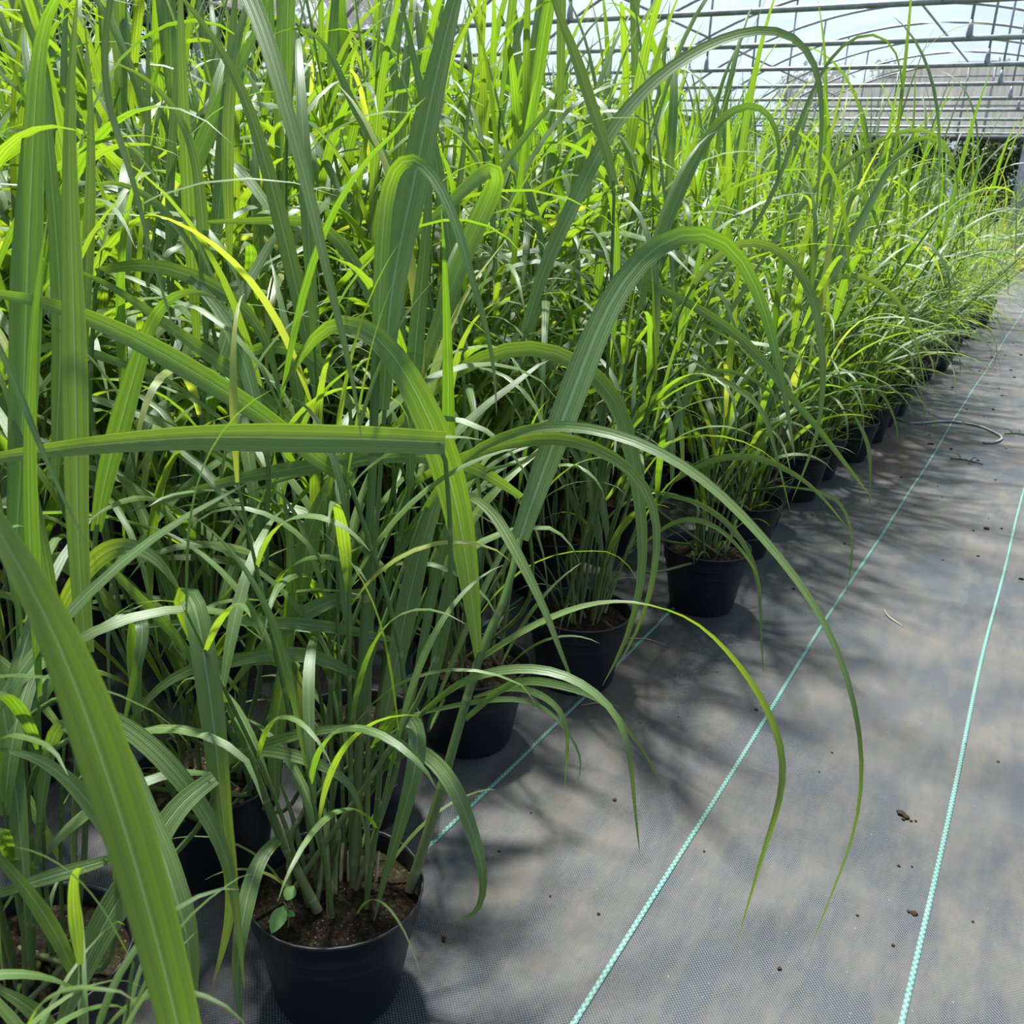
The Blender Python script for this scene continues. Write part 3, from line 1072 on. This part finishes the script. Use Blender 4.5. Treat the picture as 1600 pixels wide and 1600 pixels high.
B([(318, 1052, 1.29), (260, 975, 1.3), (190, 905, 1.31), (100, 803, 1.33)], 15, 1.3, t=PM, base=.8, face=40)
B([(335, 1215, 1.10), (280, 1258, 1.07), (222, 1348, 1.04), (165, 1440, 1.02), (125, 1525, 1.01), (90, 1615, 1.0)], 46, 1.03, t=P0, base=.55, peak=.6, tip=.6)
B([(95, 1085, 1.12), (150, 1108, 1.12), (225, 1155, 1.12), (282, 1215, 1.12), (325, 1275, 1.13), (352, 1335, 1.13), (367, 1400, 1.14), (382, 1545, 1.15)], 30, 1.12, t=P0, base=.6, peak=.35)
B([(165, 1130, 1.04), (200, 1195, 1.03), (228, 1275, 1.02), (252, 1330, 1.01), (275, 1405, 1.0), (295, 1475, 1.0), (302, 1620, 1.0)], 42, 1.02, t=P0, base=.5, peak=.6)
B([(185, 1330, .98), (140, 1255, .97), (100, 1212, .96), (50, 1182, .95), (-20, 1166, .94)], 26, .96, t=P0, base=.5)
B([(120, 1530, 1.02), (90, 1465, 1.0), (50, 1402, .98), (0, 1342, .96), (-60, 1280, .95)], 24, .99, t=P0, base=.6, stem=False)
B([(175, 1342, 1.05), (75, 1371, 1.0), (0, 1396, .97), (-80, 1425, .94)], 22, 1.0, t=P0, base=.6)
B([(95, 1620, .92), (40, 1570, .90), (-30, 1530, .88)], 24, .9, t=P0, base=.7, stem=False)
B([(60, 1300, 1.1), (75, 1180, 1.1), (95, 1120, 1.09), (120, 1140, 1.08), (150, 1200, 1.08), (172, 1290, 1.08), (180, 1400, 1.09)], 22, 1.09, t=P0)
B([(40, 1390, 1.1), (20, 1200, 1.12), (-15, 1000, 1.14), (-40, 880, 1.15)], 30, 1.12, t=P0)
B([(215, 1130, 1.3), (210, 1040, 1.3), (213, 975, 1.29), (222, 962, 1.27), (222, 1010, 1.25), (205, 1080, 1.25), (190, 1150, 1.25)], 25, 1.27, t=PM)
B([(490, 1180, 1.5), (450, 1030, 1.46), (400, 1030, 1.42), (330, 1035, 1.38), (260, 1062, 1.35), (215, 1110, 1.33), (175, 1180, 1.32)], 26, 1.37, t=PM)
B([(570, 925, 1.4), (500, 945, 1.38), (440, 985, 1.37), (390, 1035, 1.36), (350, 1090, 1.36)], 26, 1.37, t=P1, stem=False, base=.5)
B([(565, 1060, 1.39), (500, 1028, 1.37), (440, 1022, 1.35), (380, 1030, 1.34), (330, 1050, 1.33), (290, 1085, 1.33)], 23, 1.35, t=P1, stem=False)
B([(615, 1000, 1.42), (520, 980, 1.38), (420, 972, 1.35), (300, 970, 1.32), (190, 985, 1.3)], 20, 1.35, t=P1, stem=False)
B([(440, 1130, 1.5), (445, 1020, 1.48), (455, 930, 1.46), (452, 830, 1.45), (440, 760, 1.45)], 24, 1.47, t=PM)
B([(430, 1250, 1.45), (430, 1150, 1.43), (443, 1060, 1.41), (455, 950, 1.4), (452, 870, 1.39)], 28, 1.42, t=PM, stem=False)
# --- broad lit blades behind the nearest pot
B([(600, 1130, 1.52), (618, 1040, 1.53), (640, 930, 1.54), (665, 830, 1.55), (690, 760, 1.56), (720, 690, 1.57), (760, 640, 1.58)], 34, 1.54, t=PB, base=.5, peak=.4)
B([(640, 1110, 1.55), (660, 1010, 1.56), (680, 910, 1.57), (705, 810, 1.58), (735, 720, 1.6), (770, 650, 1.61)], 15, 1.57, t=PB)
B([(672, 1090, 1.60), (690, 990, 1.61), (705, 900, 1.62), (715, 830, 1.63), (722, 815, 1.64), (728, 860, 1.65)], 24, 1.62, t=PB)
B([(590, 940, 1.6), (620, 870, 1.6), (655, 810, 1.6), (700, 765, 1.6), (760, 735, 1.6), (830, 720, 1.6)], 16, 1.6, t=PB)
B([(680, 1100, 1.62), (730, 980, 1.64), (780, 870, 1.66), (840, 770, 1.68), (890, 680, 1.7)], 10, 1.66, t=P2)
B([(470, 940, 1.5), (480, 850, 1.5), (500, 790, 1.49), (530, 720, 1.48)], 36, 1.49, t=PM)
B([(700, 760, 1.5), (760, 790, 1.44), (800, 850, 1.4), (850, 950, 1.37), (880, 1030, 1.36), (905, 1090, 1.36)], 18, 1.4, t=P2)
# --- the long horizontal blade and the silver ones above it
B([(695, 692, 1.24), (600, 687, 1.21), (480, 685, 1.18), (330, 683, 1.14), (200, 690, 1.11), (90, 702, 1.08), (0, 714, 1.06), (-160, 745, 1.04)], 45, 1.16, t=P1, base=.85, peak=.35, fold=.3)
B([(545, 748, 1.32), (500, 722, 1.3), (430, 664, 1.27), (350, 610, 1.24), (250, 550, 1.21), (150, 500, 1.18), (60, 469, 1.15), (0, 458, 1.13), (-120, 448, 1.1)], 34, 1.22, t=P1, base=.7, peak=.5, fold=.25)
B([(545, 760, 1.5), (480, 690, 1.48), (400, 612, 1.45), (325, 552, 1.42), (250, 500, 1.4), (190, 456, 1.38), (125, 422, 1.36), (70, 412, 1.35)], 25, 1.42, t=PM, base=.6)
B([(150, 425, 1.45), (200, 414, 1.45), (250, 416, 1.45), (310, 436, 1.46), (370, 470, 1.46), (410, 520, 1.47), (430, 580, 1.47), (442, 650, 1.47)], 24, 1.46, t=PM)
B([(150, 830, 1.3), (165, 745, 1.29), (190, 655, 1.28), (215, 567, 1.27), (240, 492, 1.26), (268, 462, 1.25), (300, 449, 1.24), (345, 470, 1.23)], 33, 1.28, t=P0, base=.5, peak=.4)
B([(0, 600, 1.5), (60, 540, 1.5), (130, 548, 1.5), (190, 568, 1.5), (270, 598, 1.5), (340, 650, 1.5), (380, 690, 1.5)], 14, 1.5)
B([(600, 705, 1.45), (500, 725, 1.42), (400, 742, 1.4), (300, 768, 1.38), (200, 800, 1.36)], 22, 1.4, t=PM, stem=False)
B([(820, 780, 1.65), (760, 740, 1.6), (700, 716, 1.56), (620, 712, 1.52), (540, 725, 1.5), (450, 745, 1.48), (390, 770, 1.46)], 24, 1.53, t=P2)
B([(420, 720, 1.4), (380, 560, 1.42), (340, 480, 1.44), (290, 430, 1.46), (220, 380, 1.48)], 24, 1.44, t=PM)
B([(550, 640, 1.55), (520, 590, 1.55), (470, 550, 1.55), (420, 540, 1.54), (370, 560, 1.53), (310, 600, 1.52)], 26, 1.54, t=PM)
# --- tall upright blades at the left
B([(25, 860, 1.2), (36, 640, 1.19), (42, 420, 1.18), (50, 250, 1.17), (57, 120, 1.16), (66, 30, 1.15), (90, -30, 1.13), (130, -20, 1.1)], 46, 1.18, t=P0, base=.6, peak=.45)
B([(135, 1020, 1.2), (122, 860, 1.19), (118, 640, 1.17), (113, 420, 1.15), (108, 220, 1.13), (113, 80, 1.12), (122, -20, 1.11)], 38, 1.16, t=P0, base=.6, peak=.45)
B([(132, 560, 1.4), (137, 410, 1.4), (142, 260, 1.39), (140, 130, 1.38), (132, 30, 1.37)], 18, 1.39)
B([(85, 760, 1.3), (95, 500, 1.3), (78, 250, 1.29), (60, 80, 1.28), (20, -40, 1.27)], 26, 1.3)
B([(330, -140, .98), (375, -40, .96), (410, 40, .94), (445, 160, .92), (480, 290, .91), (510, 420, .90), (540, 545, .90), (560, 630, .90), (565, 690, .90)], 30, .93, t=PX, base=.9, peak=.15, tip=.9, via=[(-150, 1250, .72), (-150, 500, .84), (-60, -120, .93), (150, -260, .97)])
B([(185, -60, .95), (168, 20, .95), (162, 100, .95), (170, 170, .95), (192, 230, .94), (217, 315, .94), (238, 405, .94), (265, 490, .94), (283, 560, .94)], 11, .95, t=PX, base=.8, via=[(-170, 1250, .74), (-170, 500, .86), (-90, -60, .93), (60, -180, .95)])
B([(-30, 480, .95), (20, 590, .95), (60, 690, .95), (100, 780, .95), (140, 860, .95)], 11, .95, t=P0, stem=False)
B([(322, 530, 1.5), (320, 430, 1.5), (315, 330, 1.49), (304, 240, 1.48), (280, 180, 1.47), (240, 130, 1.46), (205, 105, 1.45), (165, 94, 1.44)], 19, 1.47)
B([(310, 400, 1.5), (270, 345, 1.5), (235, 310, 1.5), (190, 287, 1.5), (150, 287, 1.5), (120, 310, 1.5)], 12, 1.5)
B([(262, 420, 1.8), (266, 280, 1.8), (275, 120, 1.8), (279, -10, 1.8)], 14, 1.8)
B([(228, 420, 1.8), (231, 250, 1.8), (231, 80, 1.8), (230, -30, 1.8)], 11, 1.8)
B([(330, 420, 1.9), (345, 300, 1.9), (355, 170, 1.9), (365, 30, 1.9), (372, -60, 1.9)], 26, 1.9)
B([(270, 380, 1.9), (300, 270, 1.9), (340, 170, 1.9), (390, 70, 1.9), (430, -20, 1.9)], 26, 1.9)
B([(500, 640, 1.6), (470, 480, 1.6), (440, 350, 1.59), (400, 200, 1.58), (360, 100, 1.57), (290, 0, 1.56), (240, -50, 1.55)], 26, 1.58)
B([(600, 520, 1.7), (560, 420, 1.7), (500, 350, 1.7), (420, 345, 1.68), (350, 346, 1.66), (285, 348, 1.64)], 20, 1.68)
# --- the central tall bundle
B([(598, 640, 1.36), (607, 500, 1.37), (617, 420, 1.38), (640, 315, 1.39), (668, 180, 1.40), (690, 80, 1.41), (710, 0, 1.42), (735, -90, 1.43)], 46, 1.39, t=P1, stem=False, base=.4, peak=.5, tip=.7)
B([(588, 640, 1.33), (595, 420, 1.32), (602, 310, 1.31), (612, 260, 1.30), (632, 241, 1.28), (652, 243, 1.26), (672, 264, 1.25), (695, 302, 1.24), (715, 355, 1.23), (740, 445, 1.22), (760, 510, 1.22), (773, 575, 1.22), (776, 650, 1.22)], 24, 1.28, t=P1, stem=False, base=.6, peak=.35, seg=30)
B([(612, 480, 1.42), (628, 380, 1.42), (645, 300, 1.42), (656, 240, 1.42)], 15, 1.42, t=P1)
B([(655, 590, 1.6), (690, 490, 1.6), (728, 392, 1.6), (762, 315, 1.59), (782, 270, 1.57), (772, 255, 1.55), (740, 282, 1.54), (700, 320, 1.53), (650, 365, 1.52), (610, 410, 1.51)], 30, 1.57, base=.5, peak=.5, seg=30)
B([(640, 760, 1.5), (645, 600, 1.5), (655, 480, 1.5), (665, 380, 1.5), (672, 260, 1.5), (670, 190, 1.5)], 26, 1.5)
B([(690, 640, 1.75), (700, 520, 1.75), (720, 400, 1.75), (760, 300, 1.75), (830, 200, 1.75), (900, 120, 1.75)], 22, 1.75)
B([(720, 500, 1.9), (690, 300, 1.9), (660, 150, 1.9), (635, 40, 1.9), (620, -40, 1.9)], 20, 1.9)
B([(640, 300, 1.8), (560, 180, 1.8), (510, 70, 1.8), (465, 40, 1.79), (425, 55, 1.78)], 14, 1.8)
# --- right-hand arches against the roof
B([(960, 290, 1.9), (945, 225, 1.9), (920, 150, 1.9), (895, 75, 1.9), (868, 10, 1.9), (850, -60, 1.9)], 18, 1.9, base=.7, peak=.5)
B([(820, 520, 2.0), (850, 420, 2.0), (900, 310, 2.0), (950, 210, 2.0), (1000, 147, 2.0), (1050, 103, 2.0), (1120, 63, 2.0), (1170, 47, 2.0), (1215, 43, 2.0), (1250, 56, 2.0), (1272, 90, 2.0), (1283, 135, 2.0), (1284, 190, 2.0), (1280, 260, 2.0), (1272, 370, 2.0)], 24, 2.0, base=.6, peak=.25, tip=.75, seg=34, twist=60)
B([(1120, 440, 2.2), (1200, 320, 2.2), (1250, 190, 2.2), (1290, 97, 2.2), (1330, 54, 2.2), (1365, 43, 2.2), (1390, 50, 2.2), (1405, 76, 2.2), (1411, 115, 2.2), (1408, 200, 2.2)], 7, 2.2, base=.8)
B([(1000, 480, 2.2), (1030, 380, 2.2), (1085, 250, 2.2), (1120, 190, 2.2), (1165, 157, 2.2), (1197, 163, 2.2), (1215, 197, 2.2), (1220, 240, 2.2), (1213, 300, 2.2)], 18, 2.2)
B([(1080, 450, 1.9), (1120, 395, 1.88), (1172, 370, 1.86), (1225, 392, 1.84), (1256, 430, 1.83), (1275, 477, 1.82), (1284, 537, 1.81), (1287, 600, 1.81), (1278, 678, 1.81), (1256, 737, 1.82), (1237, 783, 1.83)], 14, 1.84, base=.7)
B([(985, 430, 2.0), (1050, 460, 1.95), (1100, 487, 1.92), (1162, 530, 1.9), (1203, 577, 1.88), (1240, 627, 1.86), (1275, 664, 1.85), (1312, 714, 1.84), (1344, 755, 1.83), (1362, 778, 1.83)], 15, 1.88, base=.6, tip=.7)
B([(1010, 760, 2.3), (1037, 776, 2.28), (1072, 777, 2.26), (1125, 806, 2.24), (1164, 850, 2.23), (1182, 893, 2.22), (1188, 945, 2.22), (1190, 1010, 2.22), (1193, 1055, 2.22)], 9, 2.24, t=P4)
B([(1040, 760, 2.4), (1100, 723, 2.36), (1140, 713, 2.33), (1187, 715, 2.3), (1225, 731, 2.28), (1269, 760, 2.26), (1300, 795, 2.25), (1326, 827, 2.25)], 11, 2.3, t=P4)
B([(1230, 510, 2.6), (1275, 457, 2.6), (1303, 432, 2.58), (1343, 429, 2.56), (1381, 448, 2.55), (1412, 482, 2.54), (1434, 545, 2.54), (1446, 610, 2.54)], 9, 2.56)
B([(1005, 850, 2.2), (1060, 812, 2.15), (1110, 818, 2.12), (1150, 850, 2.1), (1185, 900, 2.1), (1190, 940, 2.1)], 8, 2.13, t=P4)
B([(1080, 560, 2.1), (1140, 600, 2.05), (1190, 640, 2.0), (1215, 720, 1.98), (1235, 800, 1.98)], 8, 2.02)
B([(780, 900, 1.9), (835, 800, 1.9), (870, 700, 1.9), (905, 600, 1.9), (960, 500, 1.92), (1010, 400, 1.95)], 14, 1.9, t=P2)
B([(930, 720, 2.2), (1000, 640, 2.15), (1080, 585, 2.1), (1150, 580, 2.05), (1210, 615, 2.02), (1250, 680, 2.0)], 10, 2.1)
B([(1010, 780, 2.4), (1060, 650, 2.4), (1110, 540, 2.4), (1170, 440, 2.4), (1240, 330, 2.4)], 12, 2.4)
B([(1190, 700, 2.9), (1240, 560, 2.9), (1300, 430, 2.9), (1370, 300, 2.9), (1400, 240, 2.9), (1450, 196, 2.9), (1485, 230, 2.9), (1500, 300, 2.9)], 16, 2.9)
B([(1150, 480, 3.0), (1220, 360, 3.0), (1300, 270, 3.0), (1380, 215, 3.0), (1440, 195, 3.0), (1480, 215, 3.0), (1495, 260, 3.0), (1498, 330, 3.0)], 10, 3.0)
B([(1230, 520, 3.0), (1300, 400, 3.0), (1330, 300, 3.0), (1345, 290, 3.0), (1365, 330, 3.0), (1385, 400, 3.0)], 14, 3.0)
# fallen / brushing tips over the path
B([(1290, 620, 3.4), (1330, 600, 3.35), (1370, 605, 3.3), (1400, 660, 3.28), (1402, 700, 3.28)], 6, 3.3)
B([(1330, 640, 3.2), (1355, 690, 3.15), (1360, 740, 3.12), (1358, 800, 3.1)], 6, 3.15)
B([(1225, 760, 2.5), (1290, 770, 2.45), (1322, 800, 2.42), (1332, 860, 2.4), (1322, 930, 2.4)], 5, 2.42, t=P5)

# ------------------------------------------------------------------ weed seedling in the nearest pot
w0 = at(447, 1415, 1.33)
w0[2] = SOIL_Z + .006
weed = empty('weed_seedling', tuple(w0))
tag(weed, 'tiny round-leaved green weed seedling in the soil of the nearest pot', 'weed')


def oval_leaf(parent, base, d, L, w, nrm):
    m_ = MB()
    d = unit(np.array(d)); s = unit(np.cross(d, np.array(nrm)))
    n = 9
    t = np.linspace(0, 1, n)
    P = np.array(base) + d * (t * L)[:, None] - np.array([0, 0, 1.]) * (.25 * L * t ** 2)[:, None]
    W = w * (np.sin(math.pi * np.clip(t, 0, 1) ** .85) ** .8 + .03)
    ribbon(m_, P, W, np.tile(s, (n, 1)), .15, .5)
    link('leaf', m_.mesh('weed_leaf', MAT_WEED), parent)


m_ = MB(); tube(m_, [(0, 0, -.008), (.004, .002, .025), (.0, -.004, .05)], [.0013, .0011, .0009], 5); link('stem', m_.mesh('weed_stem', MAT_WEED), weed)
tocam = unit(v_cam - w0)
oval_leaf(weed, (0, -.004, .04), (.1, -.6, -.2), .034, .022, tocam)
oval_leaf(weed, (.002, 0, .05), (-.2, .7, .6), .026, .018, tocam)
oval_leaf(weed, (0, 0, .03), (-.8, .1, .1), .014, .009, tocam)
oval_leaf(weed, (0, 0, .028), (.8, .2, .1), .014, .009, tocam)

# ------------------------------------------------------------------ litter on the fabric
def crumb_mesh(seed):
    R = random.Random(seed)
    bm = bmesh.new()
    bmesh.ops.create_icosphere(bm, subdivisions=1, radius=1)
    for v in bm.verts:
        v.co *= R.uniform(.65, 1.2)
        v.co.z *= .6
    me = bpy.data.meshes.new('soil_crumb'); bm.to_mesh(me); bm.free()
    me.materials.append(MAT_CRUMB)
    return me


CR = [crumb_mesh(i) for i in range(5)]


def gpt(x, y):
    r = v_fwd + v_right * (x - 800) / FPX + v_up * (800 - y) / FPX
    return v_cam + r * (-CAM_H / r[2])


def crumb(x, y, r, label, group):
    p = gpt(x, y)
    o = link('soil_crumb', rng.choice(CR), None, None, (p[0], p[1], r * .32 - .001))
    o.scale = (r * rng.uniform(.8, 1.3), r * rng.uniform(.8, 1.3), r)
    o.rotation_euler = (0, 0, rng.uniform(0, 6))
    tag(o, label, 'soil crumb', group)


for x, y, r in ((1408, 1271, .0085), (1416, 1277, .0075), (1411, 1280, .005), (1424, 1283, .0035), (1431, 1283, .0035), (1404, 1268, .005)):
    crumb(x, y, r, 'soil crumb in the small dark heap between the two marker lines', 'heap of soil crumbs')
g = 'stray soil crumbs on the fabric'
for x, y, r in ((1428, 1428, .006), (1420, 1424, .004), (1240, 920, .006), (1182, 1109, .005), (1300, 1176, .003), (1404, 1353, .004), (1425, 1354, .003),
                (1280, 1206, .003), (1395, 1477, .004), (1218, 1513, .004), (935, 1428, .004), (694, 1468, .006), (1182, 1108, .004), (960, 1250, .005), (1508, 1163, .004),
                (1595, 905, .009), (1320, 850, .005), (1430, 790, .004), (1465, 760, .005), (1488, 606, .012), (1530, 580, .010), (1585, 590, .012), (1552, 640, .010), (1510, 640, .008),
                (1595, 555, .014), (1408, 746, .007), (1565, 826, .007), (1555, 750, .006), (1545, 810, .004), (1520, 1440, .003), (1340, 1430, .003), (1560, 1190, .003),
                (1060, 1120, .003), (1120, 1050, .003), (1000, 1130, .003), (830, 1270, .003), (780, 1330, .0035), (860, 1400, .003), (1100, 1330, .003)):
    crumb(x, y, r, 'stray dark soil crumb lying alone on the grey fabric', g)
rq = random.Random(5)
for k in range(34):
    X_, Y_ = rq.uniform(-.62, .12), rq.uniform(3.4, 10)
    r = rq.choice((.004, .006, .008, .012))
    o = link('soil_crumb', rq.choice(CR), None, None, (X_, Y_, r * .32 - .001))
    o.scale = (r * rq.uniform(.8, 2.0), r * rq.uniform(.8, 1.3), r)
    o.rotation_euler = (0, 0, rq.uniform(0, 6))
    tag(o, 'stray dark soil crumb lying alone on the grey fabric', 'soil crumb', g)
# twigs
for k, (x, y) in enumerate(((1508, 722), (1588, 680))):
    p = gpt(x, y)
    t = empty('twig', (p[0], p[1], 0), .6 * k)
    tag(t, ('forked dry twig lying on the fabric beyond the hose end', 'dark twig at the right edge level with the hose')[k], 'twig')
    m_ = MB(); tube(m_, [(-.07, 0, .006), (0, .01, .008), (.08, -.01, .006)], [.004, .0045, .003], 5, cap=True); link('stem', m_.mesh('twig_stem', MAT_BARK), t)
    for q in ((-.05, .045, .022), (.045, .05, .018), (.03, -.05, .007)):
        m_ = MB(); tube(m_, [(q[0] * .4, 0, .008), tuple(np.array(q) * [.7, .6, 1.2]), q], [.003, .0025, .002], 5); link('side_twig', m_.mesh('side_twig', MAT_BARK), t)
# hose end
pts = [gpt(1380, 645), gpt(1420, 662), gpt(1480, 660), gpt(1528, 667), gpt(1560, 681), gpt(1564, 688), gpt(1552, 693), gpt(1536, 693)]
P = resample([(p[0], p[1], .0065) for p in pts], 40)
hose = empty('hose', tuple(P[0] - [0, 0, .0065]))
tag(hose, 'thin grey hose curling out from the pots onto the path', 'hose')
m_ = MB(); tube(m_, P - np.array(hose.location), .0062, 8, cap=True); link('hose_body', m_.mesh('hose_body', MAT_HOSE), hose)
m_ = MB(); tube(m_, P[-3:] - np.array(hose.location), .0075, 8, cap=True); link('hose_end', m_.mesh('hose_end', MAT_POST), hose)
# fallen dry blades on the fabric
for k, (x, y, a, L) in enumerate(((940, 1105, .5, .10), (1395, 965, 2.2, .12), (1010, 1005, .2, .13))):
    p = gpt(x, y)
    m_ = MB()
    Q = resample([(-L * .5, 0, .003), (0, L * .12, .006), (L * .5, 0, .003)], 9)
    ribbon(m_, Q, .0035 * leaf_profile(np.linspace(0, 1, 9), .5), np.tile([0, 1., 0], (9, 1)), .2, .5)
    o = link('dry_blade', m_.mesh('dry_blade', MAT_STRAW), None, None, (p[0], p[1], 0))
    o.rotation_euler = (0, 0, a)
    tag(o, ('pale fallen dry blade beside the third pot on the fabric', 'thin curled dry blade lying past the middle marker line', 'dry straw lying in the shade in front of the jutting pot')[k], 'dry leaf')
# yellow tub at the far end
p = gpt(1598, 424)
tub = empty('yellow_tub', (p[0], p[1], 0))
tag(tub, 'small yellow plastic tub at the far end of the path', 'tub')
m_ = MB(); lathe(m_, [(.14, 0), (.15, .01), (.18, .26), (.17, .26), (.14, .03)], 20); link('tub_body', m_.mesh('tub_body', MAT_YELLOW), tub)
m_ = MB(); lathe(m_, [(.178, .24), (.195, .245), (.195, .265), (.176, .27)], 20, bottom=False); link('tub_rim', m_.mesh('tub_rim', MAT_YELLOW), tub)
